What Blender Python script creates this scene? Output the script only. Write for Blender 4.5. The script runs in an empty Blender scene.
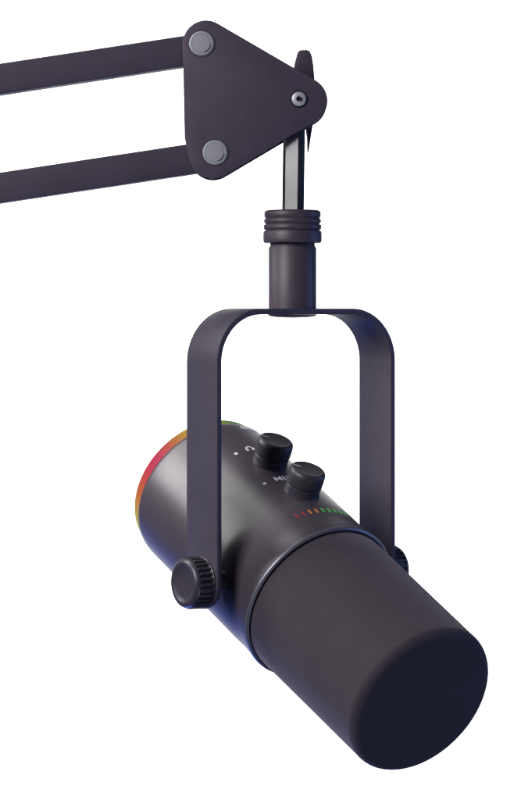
import bpy, bmesh, math, random
from mathutils import Vector, Matrix
random.seed(4)
K = 0.00035                      # metres per design unit (a unit is about 0.35 mm)
D = 2700.0                       # camera distance in units
sin, cos, pi, R = math.sin, math.cos, math.pi, math.radians
scene = bpy.context.scene
COL = scene.collection

# ------------------------------------------------------------------ materials
def rgb(c): return (c[0], c[1], c[2], 1)
def material(name, color, rough=0.5, metal=0.0, spec=0.5, grain=0.0, grain_scale=2500, mottle=0.0, rough_var=0.0, brushed=False):
    m = bpy.data.materials.new(name); m.use_nodes = True
    nt = m.node_tree; b = nt.nodes['Principled BSDF']
    b.inputs['Base Color'].default_value = rgb(color)
    b.inputs['Roughness'].default_value = rough
    b.inputs['Metallic'].default_value = metal
    b.inputs['Specular IOR Level'].default_value = spec
    tc = nt.nodes.new('ShaderNodeTexCoord')
    if mottle:
        n = nt.nodes.new('ShaderNodeTexNoise'); n.inputs['Scale'].default_value = 120; n.inputs['Detail'].default_value = 6
        nt.links.new(tc.outputs['Object'], n.inputs['Vector'])
        mr = nt.nodes.new('ShaderNodeMapRange')
        mr.inputs['From Min'].default_value = 0.3; mr.inputs['From Max'].default_value = 0.7
        mr.inputs['To Min'].default_value = 1 - mottle; mr.inputs['To Max'].default_value = 1 + mottle
        nt.links.new(n.outputs['Fac'], mr.inputs['Value'])
        mx = nt.nodes.new('ShaderNodeVectorMath'); mx.operation = 'SCALE'
        mx.inputs[0].default_value = color
        nt.links.new(mr.outputs['Result'], mx.inputs['Scale'])
        nt.links.new(mx.outputs['Vector'], b.inputs['Base Color'])
    if rough_var:
        n = nt.nodes.new('ShaderNodeTexNoise'); n.inputs['Scale'].default_value = 70; n.inputs['Detail'].default_value = 8
        nt.links.new(tc.outputs['Object'], n.inputs['Vector'])
        mr = nt.nodes.new('ShaderNodeMapRange')
        mr.inputs['From Min'].default_value = 0.3; mr.inputs['From Max'].default_value = 0.7
        mr.inputs['To Min'].default_value = rough - rough_var; mr.inputs['To Max'].default_value = rough + rough_var
        nt.links.new(n.outputs['Fac'], mr.inputs['Value'])
        nt.links.new(mr.outputs['Result'], b.inputs['Roughness'])
    if grain:
        n = nt.nodes.new('ShaderNodeTexNoise'); n.inputs['Scale'].default_value = grain_scale; n.inputs['Detail'].default_value = 3
        if brushed:
            mp = nt.nodes.new('ShaderNodeMapping'); mp.inputs['Scale'].default_value = (1, 1, 0.02)
            nt.links.new(tc.outputs['Object'], mp.inputs['Vector']); nt.links.new(mp.outputs['Vector'], n.inputs['Vector'])
        else:
            nt.links.new(tc.outputs['Object'], n.inputs['Vector'])
        bp = nt.nodes.new('ShaderNodeBump'); bp.inputs['Strength'].default_value = grain; bp.inputs['Distance'].default_value = 0.0001
        nt.links.new(n.outputs['Fac'], bp.inputs['Height']); nt.links.new(bp.outputs['Normal'], b.inputs['Normal'])
    return m

def lamp_material(name, color, strength, base=(0.02, 0.02, 0.02)):
    m = material(name, base, 0.4)
    b = m.node_tree.nodes['Principled BSDF']
    b.inputs['Emission Color'].default_value = rgb(color); b.inputs['Emission Strength'].default_value = strength
    return m

PLUM = (0.050, 0.040, 0.060)
M_arm = material('arm_paint', PLUM, 0.6, spec=0.2, grain=0.35, grain_scale=2600, mottle=0.07, rough_var=0.05)
M_yoke = material('yoke_paint', (0.048, 0.042, 0.061), 0.53, spec=0.3, grain=0.3, grain_scale=2600, mottle=0.07, rough_var=0.05)
M_sleeve = material('sleeve_paint', (0.048, 0.036, 0.050), 0.48, spec=0.4, grain=0.1, grain_scale=3000, mottle=0.04)
M_body = material('body_paint', (0.046, 0.038, 0.049), 0.38, spec=0.45, grain=0.06, grain_scale=3500, rough_var=0.02)
M_screen = material('windscreen_foam', (0.037, 0.031, 0.040), 0.85, spec=0.12, grain=0.8, grain_scale=2200, mottle=0.06)
sh = M_screen.node_tree.nodes['Principled BSDF']
sh.inputs['Sheen Weight'].default_value = 0.12; sh.inputs['Sheen Tint'].default_value = (0.95, 0.85, 1.0, 1); sh.inputs['Sheen Roughness'].default_value = 0.5
M_knob = material('knob_plastic', (0.028, 0.025, 0.033), 0.46, spec=0.5, grain=0.08)
M_thumb = material('thumb_knob_plastic', (0.036, 0.032, 0.044), 0.36, spec=0.45, grain=0.08)
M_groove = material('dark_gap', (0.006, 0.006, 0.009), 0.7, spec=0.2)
M_bolt = material('zinc_bolt', (0.24, 0.25, 0.275), 0.55, metal=0.2, spec=0.3, grain=0.12, grain_scale=1500, mottle=0.06)
M_rod = material('steel_rod', (0.36, 0.37, 0.37), 0.3, metal=1.0, rough_var=0.03)
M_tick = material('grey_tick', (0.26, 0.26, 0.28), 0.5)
M_screw = material('bright_screw', (0.33, 0.34, 0.36), 0.42, metal=0.3, spec=0.5, grain=0.15, grain_scale=1500, mottle=0.15)
M_print = material('white_print', (0.52, 0.52, 0.54), 0.6)
M_back = material('backdrop_paper', (0.86, 0.86, 0.86), 0.9, spec=0.0, mottle=0.01)
M_rear = material('rear_panel_plastic', (0.02, 0.02, 0.024), 0.45)

# rainbow ring: hue runs round the ring by angle
def ring_material():
    m = material('rainbow_light_ring', (0.008, 0.008, 0.008), 0.55, spec=0.08)
    nt = m.node_tree; b = nt.nodes['Principled BSDF']
    tc = nt.nodes.new('ShaderNodeTexCoord'); sp = nt.nodes.new('ShaderNodeSeparateXYZ')
    nt.links.new(tc.outputs['Object'], sp.inputs[0])
    at = nt.nodes.new('ShaderNodeMath'); at.operation = 'ARCTAN2'
    nt.links.new(sp.outputs['X'], at.inputs[0]); nt.links.new(sp.outputs['Z'], at.inputs[1])
    mr = nt.nodes.new('ShaderNodeMapRange')
    mr.inputs['From Min'].default_value = -pi; mr.inputs['From Max'].default_value = pi
    nt.links.new(at.outputs[0], mr.inputs['Value'])
    cr = nt.nodes.new('ShaderNodeValToRGB'); e = cr.color_ramp.elements
    stops = [(-180, (0.004, 0.008, 0.06)), (-142, (0.02, 0.07, 0.12)), (-120, (0.36, 0.42, 0.08)), (-104, (0.52, 0.30, 0.06)),
             (-88, (0.56, 0.12, 0.035)), (-73, (0.60, 0.03, 0.045)), (-62, (0.56, 0.008, 0.085)), (-48, (0.54, 0.07, 0.035)),
             (-28, (0.48, 0.33, 0.03)), (-8, (0.26, 0.30, 0.03)), (8, (0.035, 0.13, 0.016)), (30, (0.02, 0.10, 0.018)),
             (60, (0.005, 0.04, 0.012)), (110, (0.004, 0.02, 0.06)), (180, (0.004, 0.008, 0.06))]
    while len(e) < len(stops): e.new(0.5)
    for el, (a, c) in zip(e, stops):
        el.position = (a + 180) / 360; el.color = rgb(c)
    nt.links.new(mr.outputs['Result'], cr.inputs['Fac'])
    nt.links.new(cr.outputs['Color'], b.inputs['Emission Color']); b.inputs['Emission Strength'].default_value = 0.92
    return m
M_ring = ring_material()
M_trim = material('trim_lacquer', (0.14, 0.14, 0.17), 0.36, metal=0.5, spec=0.5, grain=0.05)
M_rod_dark = material('rod_dark_reflection', (0.012, 0.013, 0.014), 0.45, spec=0.3)  # dark reflections of the steel rod, put into the colour

# ------------------------------------------------------------------ helpers
def thing(name, label, cat, loc):
    o = bpy.data.objects.new(name, None); COL.objects.link(o)
    o.empty_display_size = 0.01
    o.location = Vector(loc) * K; o['label'] = label; o['category'] = cat
    return o

def world_of(o):
    m = o.matrix_basis.copy()
    while o.parent: o = o.parent; m = o.matrix_basis @ m
    return m

def obj(name, bm, mat, parent=None, frame=None, label=None, sharp=35):
    """link bm (in units of the given frame) as ONE mesh object"""
    bmesh.ops.remove_doubles(bm, verts=bm.verts, dist=1e-5)
    bmesh.ops.recalc_face_normals(bm, faces=bm.faces)
    me = bpy.data.meshes.new(name); bm.to_mesh(me); bm.free()
    me.transform(Matrix.Scale(K, 4))
    for p in me.polygons: p.use_smooth = True
    me.set_sharp_from_angle(angle=R(sharp))
    mats = mat if isinstance(mat, (list, tuple)) else [mat]
    for m in mats: me.materials.append(m)
    o = bpy.data.objects.new(name, me); COL.objects.link(o)
    F = frame.copy() if frame else Matrix.Identity(4)
    F.translation = F.translation * K
    if parent:
        o.parent = parent
        o.matrix_basis = world_of(parent).inverted() @ F
    else:
        o.matrix_basis = F
    if label: o['label'] = label
    return o

def frame(origin, x, y, z):
    return Matrix(((x[0], y[0], z[0], origin[0]), (x[1], y[1], z[1], origin[1]), (x[2], y[2], z[2], origin[2]), (0, 0, 0, 1)))

def lathe(bm, prof, n=96, axis='Z', rad=None, mi=None):
    """prof: (r, h) pairs along the axis; rad(i, a, r) may modulate the radius"""
    rings = []
    for i, (r, h) in enumerate(prof):
        if r < 1e-6:
            p = {'Z': (0, 0, h), 'Y': (0, h, 0), 'X': (h, 0, 0)}[axis]
            rings.append([bm.verts.new(p)]); continue
        ring = []
        for j in range(n):
            a = 2 * pi * j / n
            q = rad(i, a, r) if rad else r
            c, s = q * cos(a), q * sin(a)
            ring.append(bm.verts.new({'Z': (c, s, h), 'Y': (c, h, s), 'X': (h, c, s)}[axis]))
        rings.append(ring)
    for i, (a, b) in enumerate(zip(rings, rings[1:])):
        for j in range(n):
            k = (j + 1) % n
            if len(a) == 1 and len(b) == 1: continue
            if len(a) == 1: f = bm.faces.new((a[0], b[j], b[k]))
            elif len(b) == 1: f = bm.faces.new((a[j], a[k], b[0]))
            else: f = bm.faces.new((a[j], a[k], b[k], b[j]))
            if mi: f.material_index = mi(i)
    return rings

def arc(cx, cy, r, a0, a1, n):
    return [(cx + r * cos(R(a0 + (a1 - a0) * i / n)), cy + r * sin(R(a0 + (a1 - a0) * i / n))) for i in range(n + 1)]

def hull(circles, n=96):
    pts = [(cx + r * cos(2 * pi * i / n), cy + r * sin(2 * pi * i / n)) for cx, cy, r in circles for i in range(n)]
    pts = sorted(set(pts))
    def half(ps):
        o = []
        for p in ps:
            while len(o) >= 2 and (o[-1][0] - o[-2][0]) * (p[1] - o[-2][1]) - (o[-1][1] - o[-2][1]) * (p[0] - o[-2][0]) <= 0: o.pop()
            o.append(p)
        return o
    a, b = half(pts), half(pts[::-1])
    return a[:-1] + b[:-1]

def inset(pts, d):
    out = []; n = len(pts)
    for i in range(n):
        (x0, y0), (x1, y1), (x2, y2) = pts[i - 1], pts[i], pts[(i + 1) % n]
        e1 = Vector((x1 - x0, y1 - y0)).normalized(); e2 = Vector((x2 - x1, y2 - y1)).normalized()
        nn = Vector((-(e1.y + e2.y), e1.x + e2.x)); nn.normalize()
        f = 1.0 / max(0.5, nn.dot(Vector((-e1.y, e1.x))))
        out.append((x1 + nn.x * d * f, y1 + nn.y * d * f))
    return out

def prism_y(bm, pts, y0, y1, bev=0.0):
    """pts counter-clockwise in x,z; extruded along y with eased edges"""
    if bev:
        lv = [(inset(pts, bev), y0), (inset(pts, bev * 0.3), y0 + bev * 0.3), (pts, y0 + bev), (pts, y1 - bev), (inset(pts, bev * 0.3), y1 - bev * 0.3), (inset(pts, bev), y1)]
    else: lv = [(pts, y0), (pts, y1)]
    rs = [[bm.verts.new((x, y, z)) for x, z in p] for p, y in lv]
    n = len(pts)
    for a, b in zip(rs, rs[1:]):
        for j in range(n): bm.faces.new((a[j], a[(j + 1) % n], b[(j + 1) % n], b[j]))
    bm.faces.new(rs[0]); bm.faces.new(rs[-1][::-1])

def px(u, v, y=0.0):            # a design sheet coordinate to x, z at depth y
    s = (D + y) / D
    return ((u - 260.5) * s, (310 - v) * s)

# ------------------------------------------------------------------ camera
cam = bpy.data.cameras.new('camera'); co = bpy.data.objects.new('camera', cam); COL.objects.link(co)
co.location = (0, -D * K, 0); co.rotation_euler = (pi / 2, 0, 0)
cam.sensor_fit = 'VERTICAL'; cam.sensor_height = 36; cam.lens = 36 * D / 800
cam.shift_y = -90 / 800; cam.clip_start = 0.01; cam.clip_end = 100
scene.camera = co

# ------------------------------------------------------------------ microphone
TH, PT = R(35), R(25.9)
k = Vector((cos(TH), sin(TH), 0)); h = Vector((sin(TH), -cos(TH), 0)); z = Vector((0, 0, 1))
A = cos(PT) * h - sin(PT) * z; U = sin(PT) * h + cos(PT) * z
P = Vector((32, 0, -266))
HEAD = frame(P, k, -A, U)        # local x across, -y forward, z up out of the control side
YOKE = frame(Vector((32, 0, 0)), k, -h, z)

mic = thing('microphone', 'black tilted cylinder microphone with rainbow rear ring, hanging in a yoke under the boom arm', 'microphone', (32, 0, -420))

# body shell: s runs forward, so local y = -s
SR, SJ, SF = -187, 53, 235
RB = 83.9
def shell_r(s):
    t = [(-200, 0), (-150, 0), (-60, 0), (0, -0.3), (22, -0.8), (30, -0.75), (36, -0.4), (41, 0.05), (46, 0.6), (60, 0.6)]
    for (a, p), (b, q) in zip(t, t[1:]):
        if a <= s <= b: return RB + p + (q - p) * (s - a) / (b - a)
    return RB
prof = [(0, SR + 4), (66, SR + 4), (68, SR + 3.5), (70, SR + 2)] \
     + [(76.5, SR + 2), (77.5, SR + 17.5), (RB - 2.6, SR + 17.5), (RB - 1.2, SR + 18), (RB - 0.3, SR + 20), (RB, SR + 23)] \
     + [(shell_r(s), s) for s in (-150, -105, -60, -30, 0, 10, 20, 25, 30, 35, 40, 44, 48)] + [(RB - 6.5, 48.2), (RB - 6.5, 46)]
bm = bmesh.new()
lathe(bm, [(r, -s) for r, s in prof], 160, 'Y')
body = obj('body', bm, M_body, mic, HEAD)
bm = bmesh.new()
lathe(bm, [(70.2, -(SR + 1.8)), (74.5, -SR), (76.6, -(SR + 0.4)), (78.6, -(SR + 2.2)), (80.0, -(SR + 5)), (80.9, -(SR + 9)), (81.2, -(SR + 17.3)), (76.7, -(SR + 17.3))], 160, 'Y')
obj('light_ring', bm, M_ring, body, HEAD)
bm = bmesh.new()
lathe(bm, [(0, -(SR + 3.2)), (58, -(SR + 3.2)), (62, -(SR + 1.6)), (65.8, -(SR + 1.9)), (66, -(SR + 3.8))], 96, 'Y')
obj('rear_panel', bm, M_rear, body, HEAD)
bm = bmesh.new()
tp = [(RB - 5, 48.1), (RB + 0.4, 48.1), (RB + 0.8, 48.4), (RB + 1.0, 49.2), (RB + 0.9, 50.4), (RB + 0.3, 51.6), (RB - 0.8, 52.4), (RB - 2.0, 52.5), (RB - 2.3, 51.5), (RB - 6.5, 50)]
lathe(bm, [(r, -s) for r, s in tp], 160, 'Y')
obj('trim_ring', bm, M_trim, body, HEAD)
# windscreen
RW = 80.8
bm = bmesh.new()
pr = [(RW - 3, 49), (RW - 1.2, 52.6), (RW - 0.3, 53.4), (RW, 54.6)] + [(RW - 2.5 * i / 6, 56 + (SF - 72) * i / 6) for i in range(1, 7)]
rr = 9.0
pr += [(RW - 2.5 - rr + rr * cos(R(a)), SF - rr - 1.2 + rr * sin(R(a))) for a in range(0, 91, 6)]
pr += [(50, SF - 0.7), (25, SF - 0.2), (0, SF)]
lathe(bm, [(r, -s) for r, s in pr], 160, 'Y')
obj('windscreen', bm, M_screen, mic, HEAD)

def on_body(phi, s, lift=0.0):    # a point on the shell, phi in degrees from the control side
    r = shell_r(s) + lift
    return (r * sin(R(phi)), -s, r * cos(R(phi)))

def patch(bm, phi0, phi1, s0, s1, lift=0.25, n=4, thick=0.5):
    """thin raised tile following the curved shell"""
    top = [[bm.verts.new(on_body(phi0 + (phi1 - phi0) * i / n, s, lift)) for s in (s0, s1)] for i in range(n + 1)]
    bot = [[bm.verts.new(on_body(phi0 + (phi1 - phi0) * i / n, s, lift - thick)) for s in (s0, s1)] for i in range(n + 1)]
    for i in range(n):
        bm.faces.new((top[i][0], top[i + 1][0], top[i + 1][1], top[i][1]))
        bm.faces.new((bot[i][0], bot[i][1], bot[i + 1][1], bot[i + 1][0]))
        bm.faces.new((top[i][0], bot[i][0], bot[i + 1][0], top[i + 1][0]))
        bm.faces.new((top[i][1], top[i + 1][1], bot[i + 1][1], bot[i][1]))
    for i in (0, n): bm.faces.new((top[i][0], top[i][1], bot[i][1], bot[i][0]))

# level meter: a row of small lights round the shell
SM = 14
cols = [(0.20, 0.010, 0.020)] * 2 + [(0.34, 0.11, 0.02), (0.34, 0.13, 0.02)] + [(0.03, 0.26, 0.045)] * 5
lm = {}
for i, c in enumerate(cols):
    if c not in lm: lm[c] = lamp_material('meter_lamp', c, 0.95)
    ph = -20 + 42 * i / 8
    bm = bmesh.new(); patch(bm, ph - 0.8, ph + 0.8, SM - 3.6, SM + 3.6, n=2)
    kind = 'red' if i < 2 else 'orange' if i < 4 else 'green'
    obj('meter_light', bm, lm[c], body, HEAD, label=kind + ' level meter light')

# control knobs with printed legends behind them
S1, S2 = -84, -23
def control_knob(s):
    F = HEAD @ Matrix.Translation((0, -s, RB - 1.6))
    bm = bmesh.new()
    lathe(bm, [(0, 10), (17.4, 10), (17.9, 10.4), (18.3, 11.4), (18.5, 14), (18.6, 20), (18.5, 23), (18.0, 25.2), (16.9, 26.6), (15.2, 27.2), (14.2, 26.9), (12, 26.6), (0, 26.6)], 72, 'Z')
    kn = obj('control_knob', bm, M_knob, mic, F)
    bm = bmesh.new()
    lathe(bm, [(18.3, 0), (18.3, 1.0), (18.0, 1.8), (17.9, 3), (17.8, 8.4), (16.6, 9.3), (16.4, 10.2)], 72, 'Z')
    obj('knob_skirt', bm, M_thumb, kn, F)
    bm = bmesh.new()
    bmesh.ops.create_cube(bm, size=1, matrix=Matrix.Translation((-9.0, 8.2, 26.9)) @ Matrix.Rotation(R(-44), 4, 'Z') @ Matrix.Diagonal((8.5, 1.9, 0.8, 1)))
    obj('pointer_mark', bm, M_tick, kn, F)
    return kn
control_knob(S1); control_knob(S2)

def dot(phi, s):
    bm = bmesh.new()
    c = on_body(phi, s)
    F = HEAD @ Matrix.Translation(on_body(phi, s, 0)) @ Matrix.Rotation(R(phi), 4, 'Y')
    lathe(bm, [(0, 0.3), (1.9, 0.3), (2.1, -0.2)], 20, 'Z')
    obj('printed_dot', bm, M_print, body, F)
dot(-17, S1 - 26); dot(-19, S2 - 26)
def strokes(name, phi, s, segs, w=1.1, sc=1.0):
    """printed line art; segs in units: x across, y towards the rear"""
    bm = bmesh.new()
    for x0, y0, x1, y1 in segs:
        d = Vector((x1 - x0, y1 - y0)); L = max(d.length, 0.01); d /= L; q = Vector((-d.y, d.x)) * w / 2
        a, b = Vector((x0, y0)) - d * w / 2, Vector((x1, y1)) + d * w / 2
        quad = []
        for lift in (0.3, -0.2):
            for p in (a + q, a - q, b - q, b + q):
                quad.append(bm.verts.new(on_body(phi + math.degrees(p.x * sc / RB), s - p.y * sc, lift)))
        for f in ((0, 1, 2, 3), (4, 7, 6, 5), (0, 4, 5, 1), (1, 5, 6, 2), (2, 6, 7, 3), (3, 7, 4, 0)): bm.faces.new([quad[i] for i in f])
    return obj(name, bm, M_print, body, HEAD)
# headphone symbol
hp = []
arcp = [(4.6 * cos(R(a)), 4.6 * sin(R(a))) for a in range(0, 181, 30)]
hp += [(a[0], a[1], b[0], b[1]) for a, b in zip(arcp, arcp[1:])]
hp += [(-4.6, 0, -4.6, -2.6), (4.6, 0, 4.6, -2.6), (-3.4, -0.4, -3.4, -2.6), (3.4, -0.4, 3.4, -2.6)]
strokes('printed_symbol', -4.5, S1 - 29, hp, 1.7, 0.9)
mi_ = [(-10, -3, -10, 3), (-10, 3, -7, -1), (-7, -1, -4, 3), (-4, 3, -4, -3), (0, -3, 0, 3), (9, 2.6, 6, 3), (6, 3, 4, 1.5), (4, 1.5, 4, -1.5), (4, -1.5, 6, -3), (6, -3, 9, -2.6)]
strokes('printed_legend', -2.5, S2 - 28, mi_, 1.6)
bar = []
for q in range(5):
    x = -8 + q * 4
    bar += [(x, -2.6, x, 2.6), (x, 2.4, x + 1.6, 2.4), (x, -2.4, x + 1.6, -2.4)]
strokes('printed_legend', 14, SR + 27, bar, 1.6)

# yoke: one bent strap, thickness 6, width 54, semicircular ends
HD, RBEND, ZT, ZB, W2, T2 = 106.5, 50.0, -1.5, -265.0, 27.0, 3.0
path = []                         # (x, z, tangent angle, half width)
end = [(W2 * cos(R(a)), W2 * sin(R(a))) for a in range(86, -1, -6)]
for wd, dz in [(W2 * cos(R(a)), W2 * sin(R(a))) for a in (88, 82, 75, 67, 58, 49, 40, 31, 22, 12, 0)]:
    path.append((-HD, ZB - dz, 90, wd))
for zz in (-220, -160, -110): path.append((-HD, zz, 90, W2))
for a in range(180, 89, -5):
    path.append((-HD + RBEND + RBEND * cos(R(a)), ZT - RBEND + RBEND * sin(R(a)), a - 90, W2))
left = list(path)
for x, zz, a, wd in reversed(left): path.append((-x, zz, -a, wd))
bm = bmesh.new(); rings = []
bv = 1.3
for x, zz, a, wd in path:
    t = Vector((cos(R(a)), 0, sin(R(a)))); nrm = Vector((-sin(R(a)), 0, cos(R(a))))
    w = max(wd, bv + 0.2)
    sec = [(-w, -T2 + bv), (-w + bv * .3, -T2 + bv * .3), (-w + bv, -T2), (w - bv, -T2), (w - bv * .3, -T2 + bv * .3), (w, -T2 + bv), (w, T2 - bv), (w - bv * .3, T2 - bv * .3), (w - bv, T2), (-w + bv, T2), (-w + bv * .3, T2 - bv * .3), (-w, T2 - bv)]
    rings.append([bm.verts.new(Vector((x, 0, zz)) + Vector((0, y, 0)) + nrm * tt) for y, tt in sec])
for a, b in zip(rings, rings[1:]):
    for j in range(12): bm.faces.new((a[j], a[(j + 1) % 12], b[(j + 1) % 12], b[j]))
bm.faces.new(rings[0]); bm.faces.new(rings[-1])
yoke = obj('yoke', bm, M_yoke, mic, YOKE, sharp=40)
bm = bmesh.new()
lathe(bm, [(0, -8.0), (14, -7.6), (21, -6.8), (24, -5.6), (24.4, -4.6)], 72, 'Z')
obj('screw_boss', bm, M_sleeve, yoke, YOKE)

# threaded sleeve and ribbed lock ring over the yoke
bm = bmesh.new()
lathe(bm, [(0, 1.2), (23.9, 1.2), (23.9, 5), (23.9, 62), (22.5, 64), (22.3, 66.6)], 96, 'Z')
sleeve = obj('mounting_sleeve', bm, M_sleeve, mic, YOKE)
bm = bmesh.new()
lp = [(20, 66.8), (27.4, 66.8), (28.8, 67.4), (29.3, 68.8), (29.4, 71), (29.3, 77.6), (28.7, 78.9)]
for z0, z1, rq in ((80.5, 85.2, 28.9), (87.0, 90.9, 28.6), (92.7, 98.4, 28.4)):
    lp += [(27.3, z0 - 1.2), (27.3, z0 - 0.7), (rq - 0.5, z0), (rq, z0 + 0.9), (rq, z1 - 0.9), (rq - 0.5, z1)]
lp += [(27.0, 99.4), (25, 99.9), (14, 99.9), (13, 99), (12.4, 96), (12.4, 80)]
lathe(bm, lp, 96, 'Z')
obj('lock_ring', bm, M_sleeve, sleeve, YOKE)

# thumb knobs on both ends of the pivot
for sgn in (-1, 1):
    F = frame(P + k * (sgn * (HD + T2)), k * sgn, h * sgn, z)
    N = 28
    gp = [(0, 0.4), (24.8, 0.4), (25.4, 0.9), (25.5, 1.6), (24.8, 2.2), (24.0, 2.4), (25.6, 3.0), (25.4, 15.6), (24.9, 16.4), (23.2, 16.6), (20, 16.6)]
    def ribs(i, a, r):
        if 5 < i < 9:
            c = cos(N * a)
            return r - 2.3 * (0.5 - 0.5 * max(-1, min(1, c * 2.2)))
        return r
    bm = bmesh.new(); lathe(bm, gp, N * 12, 'X', ribs)
    tk = obj('thumb_knob', bm, M_thumb, mic, F, sharp=30)
    bm = bmesh.new()
    lathe(bm, [(22.0, 16.2), (24.2, 16.5), (24.5, 17.2), (24.2, 18.6), (23.2, 20.4), (21.2, 21.8), (19.2, 22.0), (17.6, 21.4), (16.0, 20.4), (13, 19.8), (0, 19.6)], 96, 'X')
    obj('knob_cap', bm, M_thumb, tk, F)
    # spacer collar between strap and shell
    F2 = frame(P + k * (sgn * (HD - T2)), k * -sgn, h * sgn, z)
    bm = bmesh.new(); lathe(bm, [(0, 0.3), (9.5, 0.3), (10, 0.8), (10, 24), (0, 26)], 64, 'X')
    obj('pivot_spacer', bm, M_thumb, mic, F2)

# ------------------------------------------------------------------ boom arm
boom = thing('boom_arm', 'dark two-bar boom arm with triangular end plate, grey bolts and a steel mounting rod', 'boom arm', (300 - 260.5, 0, 100))
YF = -21.0
def plate_outline(y):
    cs = []
    for u, v, r in ((206, 43.5, 23.3), (212.5, 155, 23.6), (304, 100.8, 23.6), (190.5, 137, 6)):
        x, zz = px(u, v, YF); cs.append((x, zz, r * (D + YF) / D))
    return hull(cs, 120)
pts = plate_outline(0)
bm = bmesh.new(); prism_y(bm, pts, YF, YF + 5, 1.3)
plate = obj('end_plate', bm, M_arm, boom)
bm = bmesh.new(); prism_y(bm, pts, 16, 21, 1.3)
obj('end_plate', bm, M_arm, boom)
# two parallel box-section bars
def bar_mesh(u0, v0, slope, half, y0, y1):
    x1, z1 = px(u0, v0, YF)
    L = 760.0; d = Vector((-1, -slope)).normalized(); q = Vector((-d.y, d.x))
    if q.y < 0: q = -q
    a = Vector((x1, z1)) - d * 8
    b = a + d * L
    pts = [a - q * half, a + q * half, b + q * half, b - q * half]
    pts = [(p.x, p.y) for p in pts]
    ar = sum(p[0] * r_[1] - r_[0] * p[1] for p, r_ in zip(pts, pts[1:] + pts[:1]))
    if ar < 0: pts = pts[::-1]
    bm = bmesh.new(); prism_y(bm, pts, y0, y1, 2.2)
    return bm
obj('arm_bar', bar_mesh(201, 47.5, 0.151, 14.9, -15.5, 13.5), M_arm, boom)
obj('arm_bar', bar_mesh(214, 154.8, 0.151, 14.9, -15.5, 13.5), M_arm, boom)
# bolts through the end plate
def bolt(u, v, r, ang):
    x, zz = px(u, v, YF)
    F = Matrix.Translation((x, YF, zz)) @ Matrix.Rotation(R(ang), 4, 'Y')
    bm = bmesh.new()
    lathe(bm, [(0, -2.1), (r * 0.60, -2.0), (r * 0.70, -1.9), (r * 0.72, -1.5), (r * 0.76, -1.4), (r * 0.79, -1.8), (r * 0.93, -1.75), (r * 0.98, -1.4), (r, -0.8), (r, 0.4)], 72, 'Y')
    for f in bm.faces:                 # shade painted into the lower right of the dished groove
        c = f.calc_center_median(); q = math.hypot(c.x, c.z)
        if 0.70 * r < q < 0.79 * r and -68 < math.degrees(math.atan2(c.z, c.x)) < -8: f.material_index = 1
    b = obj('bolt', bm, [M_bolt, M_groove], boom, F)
    bm = bmesh.new()
    lathe(bm, [(r + 0.2, 0.2), (r + 0.3, -0.5), (r + 1.4, -0.5), (r + 1.6, 0.2)], 72, 'Y')
    obj('washer', bm, M_arm, b, F)
bolt(201.5, 43.5, 12.4, 0); bolt(215, 152.5, 12.4, 0)
x, zz = px(299, 99, YF)
F = Matrix.Translation((x, YF, zz))
bm = bmesh.new()
lathe(bm, [(0, -0.4), (7.4, -0.4), (8.0, -0.8), (8.5, -0.6), (8.6, 0.2)], 60, 'Y')
ps = obj('screw_seat', bm, M_groove, boom, F)
bm = bmesh.new()
def hexr(i, a, r): return r
lathe(bm, [(0, 0.0), (2.0, 0.0), (2.4, -2.0), (2.9, -2.5), (5.9, -2.3), (7.0, -1.7), (7.4, -0.2)], 48, 'Y')
obj('pivot_screw', bm, M_screw, ps, F)
bm = bmesh.new()
for a in range(3):
    bmesh.ops.create_cube(bm, size=1, matrix=Matrix.Translation((1.6, -2.2, -0.5)) @ Matrix.Rotation(R(60 * a + 10), 4, 'Y') @ Matrix.Diagonal((4.6, 0.9 + 0.06 * a, 1.3, 1)))
obj('screw_socket', bm, M_groove, ps, F)
# locking lever behind the plate, on its own hub
LV = [(297.5, 52.5), (300, 50.4), (307, 50.2), (310, 51.8), (312, 57), (313.4, 66), (314.6, 80), (315.4, 95), (315, 110), (313.4, 122), (311.4, 134), (308.6, 152), (307.2, 152), (307, 140), (305.5, 128), (300, 114), (293, 102), (290, 92), (290.6, 84), (292.6, 74), (294.6, 63)]
YL = 38.0
lp = [px(u, v, YL) for u, v in LV]
ar = sum(p[0] * q[1] - q[0] * p[1] for p, q in zip(lp, lp[1:] + lp[:1]))
if ar < 0: lp = lp[::-1]
bm = bmesh.new(); prism_y(bm, lp, YL - 5, YL + 5, 1.0)
lever = obj('locking_lever', bm, M_arm, boom, sharp=50)
x, zz = px(301, 99, YL)
bm = bmesh.new(); lathe(bm, [(0, 21.2), (11, 21.2), (11, 33.2), (0, 33.2)], 48, 'Y')
obj('lever_hub', bm, M_groove, lever, Matrix.Translation((x, 0, zz)))
# mounting rod: steel stud with broad flats, dark reflections painted on all but one
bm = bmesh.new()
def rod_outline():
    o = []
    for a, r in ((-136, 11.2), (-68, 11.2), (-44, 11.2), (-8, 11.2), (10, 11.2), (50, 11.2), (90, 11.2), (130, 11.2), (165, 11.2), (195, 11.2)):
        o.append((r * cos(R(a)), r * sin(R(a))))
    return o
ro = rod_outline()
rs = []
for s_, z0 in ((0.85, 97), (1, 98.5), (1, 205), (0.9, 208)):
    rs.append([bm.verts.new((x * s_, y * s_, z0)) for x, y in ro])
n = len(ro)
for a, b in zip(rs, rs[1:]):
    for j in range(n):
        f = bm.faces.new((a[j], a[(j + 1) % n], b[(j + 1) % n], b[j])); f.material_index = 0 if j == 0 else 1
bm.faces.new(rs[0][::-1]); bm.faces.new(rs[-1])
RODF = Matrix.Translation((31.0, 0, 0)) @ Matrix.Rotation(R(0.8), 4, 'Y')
obj('mounting_rod', bm, [M_rod, M_rod_dark], boom, RODF, sharp=12)

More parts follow.
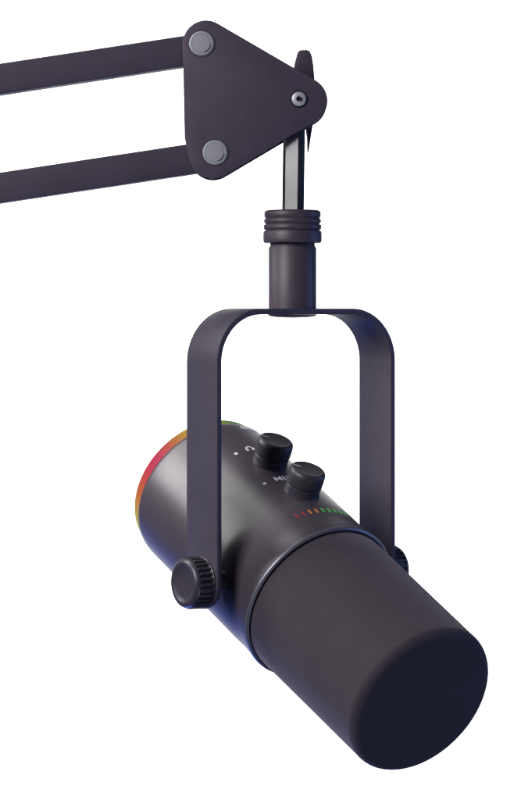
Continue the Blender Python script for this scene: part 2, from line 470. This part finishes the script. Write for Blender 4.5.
# ------------------------------------------------------------------ backdrop
bm = bmesh.new()
HW, top, bot, Y0, th = 0.95 / K, 1.3 / K, -1.4 / K, 1.9 / K, 0.004 / K
prof = [(-1.6 / K + 2.3 / K, bot)] 
pp = []
pp.append((Y0, top))
pp.append((Y0, bot))
quad = [[bm.verts.new((sx * HW, y + dy, zz)) for y, zz in pp for dy in (0, th)] for sx in (-1, 1)]
a, b = quad
for f in ((0, 2, 'x'),): pass
bm.faces.new((a[0], a[2], b[2], b[0])); bm.faces.new((a[1], b[1], b[3], a[3]))
bm.faces.new((a[0], b[0], b[1], a[1])); bm.faces.new((a[2], a[3], b[3], b[2]))
bm.faces.new((a[0], a[1], a[3], a[2])); bm.faces.new((b[0], b[2], b[3], b[1]))
bd = obj('backdrop', bm, M_back); bd['kind'] = 'structure'; bd['label'] = 'plain white studio backdrop behind the microphone'

# ------------------------------------------------------------------ light
def area(name, loc, target, sx, sy, power, color=(1, 1, 1), spread=180):
    l = bpy.data.lights.new(name, 'AREA'); l.shape = 'RECTANGLE'; l.size = sx; l.size_y = sy
    l.energy = power; l.color = color; l.spread = R(spread)
    o = bpy.data.objects.new(name, l); COL.objects.link(o)
    o.location = loc
    o.rotation_euler = (Vector(target) - Vector(loc)).to_track_quat('-Z', 'Y').to_euler()
    return o
C = Vector((0.01, 0, -0.06))
def from_dir(d, dist): return C + Vector(d).normalized() * dist
area('key_softbox', from_dir((-0.62, -0.62, 0.42), 0.9), C, 0.40, 0.40, 8.7, (1.0, 0.95, 0.97))
T = (P + A * -118) * K              # strip softbox, seen as the long soft highlight on the shell
sd = Vector((-0.66, 0.10, 0.74)).normalized(); spos = T + sd * 0.5
l = bpy.data.lights.new('strip_softbox', 'AREA'); l.shape = 'RECTANGLE'; l.size = 0.15; l.size_y = 0.52; l.energy = 2.4; l.color = (1.0, 1.0, 0.98)
so = bpy.data.objects.new('strip_softbox', l); COL.objects.link(so)
xx = (A - A.dot(sd) * sd).normalized(); yy = sd.cross(xx)
so.matrix_world = frame(spos, xx, yy, sd)
T2 = (P + A * 58) * K  # extra strip lamp, added for a highlight just behind the trim ring
sd2 = Vector((-0.816, 0.097, 0.567)).normalized(); sp2 = T2 + sd2 * 0.5
l = bpy.data.lights.new('accent_strip', 'AREA'); l.shape = 'RECTANGLE'; l.size = 0.06; l.size_y = 0.24; l.energy = 1.1; l.color = (1.0, 0.97, 0.98)
ao = bpy.data.objects.new('accent_strip', l); COL.objects.link(ao)
xx = (A - A.dot(sd2) * sd2).normalized(); ao.matrix_world = frame(sp2, xx, sd2.cross(xx), sd2)
area('blue_underlight', from_dir((-0.35, 0.45, -0.8), 0.6), C, 0.3, 0.3, 1.5, (0.16, 0.26, 1.0))
area('blue_back', from_dir((-0.52, 0.72, -0.45), 0.6), C, 0.25, 0.4, 0.34, (0.12, 0.22, 1.0))
area('blue_fill', from_dir((0.5, -0.55, -0.65), 0.7), C, 0.4, 0.4, 1.3, (0.55, 0.66, 1.0))  # unseen fill lamp, added to lift the dark front face
area('blue_rim', from_dir((0.96, 0.10, 0.10), 0.6), C, 0.2, 0.5, 1.2, (0.26, 0.42, 1.0))
for sx in (-1, 1):
    area('backdrop_lamp', (sx * 0.8, 0.95, 0.0), (0.0, 1.9, -0.05), 0.3, 0.9, 17, spread=130)

w = bpy.data.worlds.new('World'); scene.world = w; w.use_nodes = True
w.node_tree.nodes['Background'].inputs['Color'].default_value = (0.040, 0.042, 0.060, 1)
w.node_tree.nodes['Background'].inputs['Strength'].default_value = 1.0

scene.view_settings.view_transform = 'Standard'; scene.view_settings.look = 'None'
scene.view_settings.exposure = 0; scene.view_settings.gamma = 1
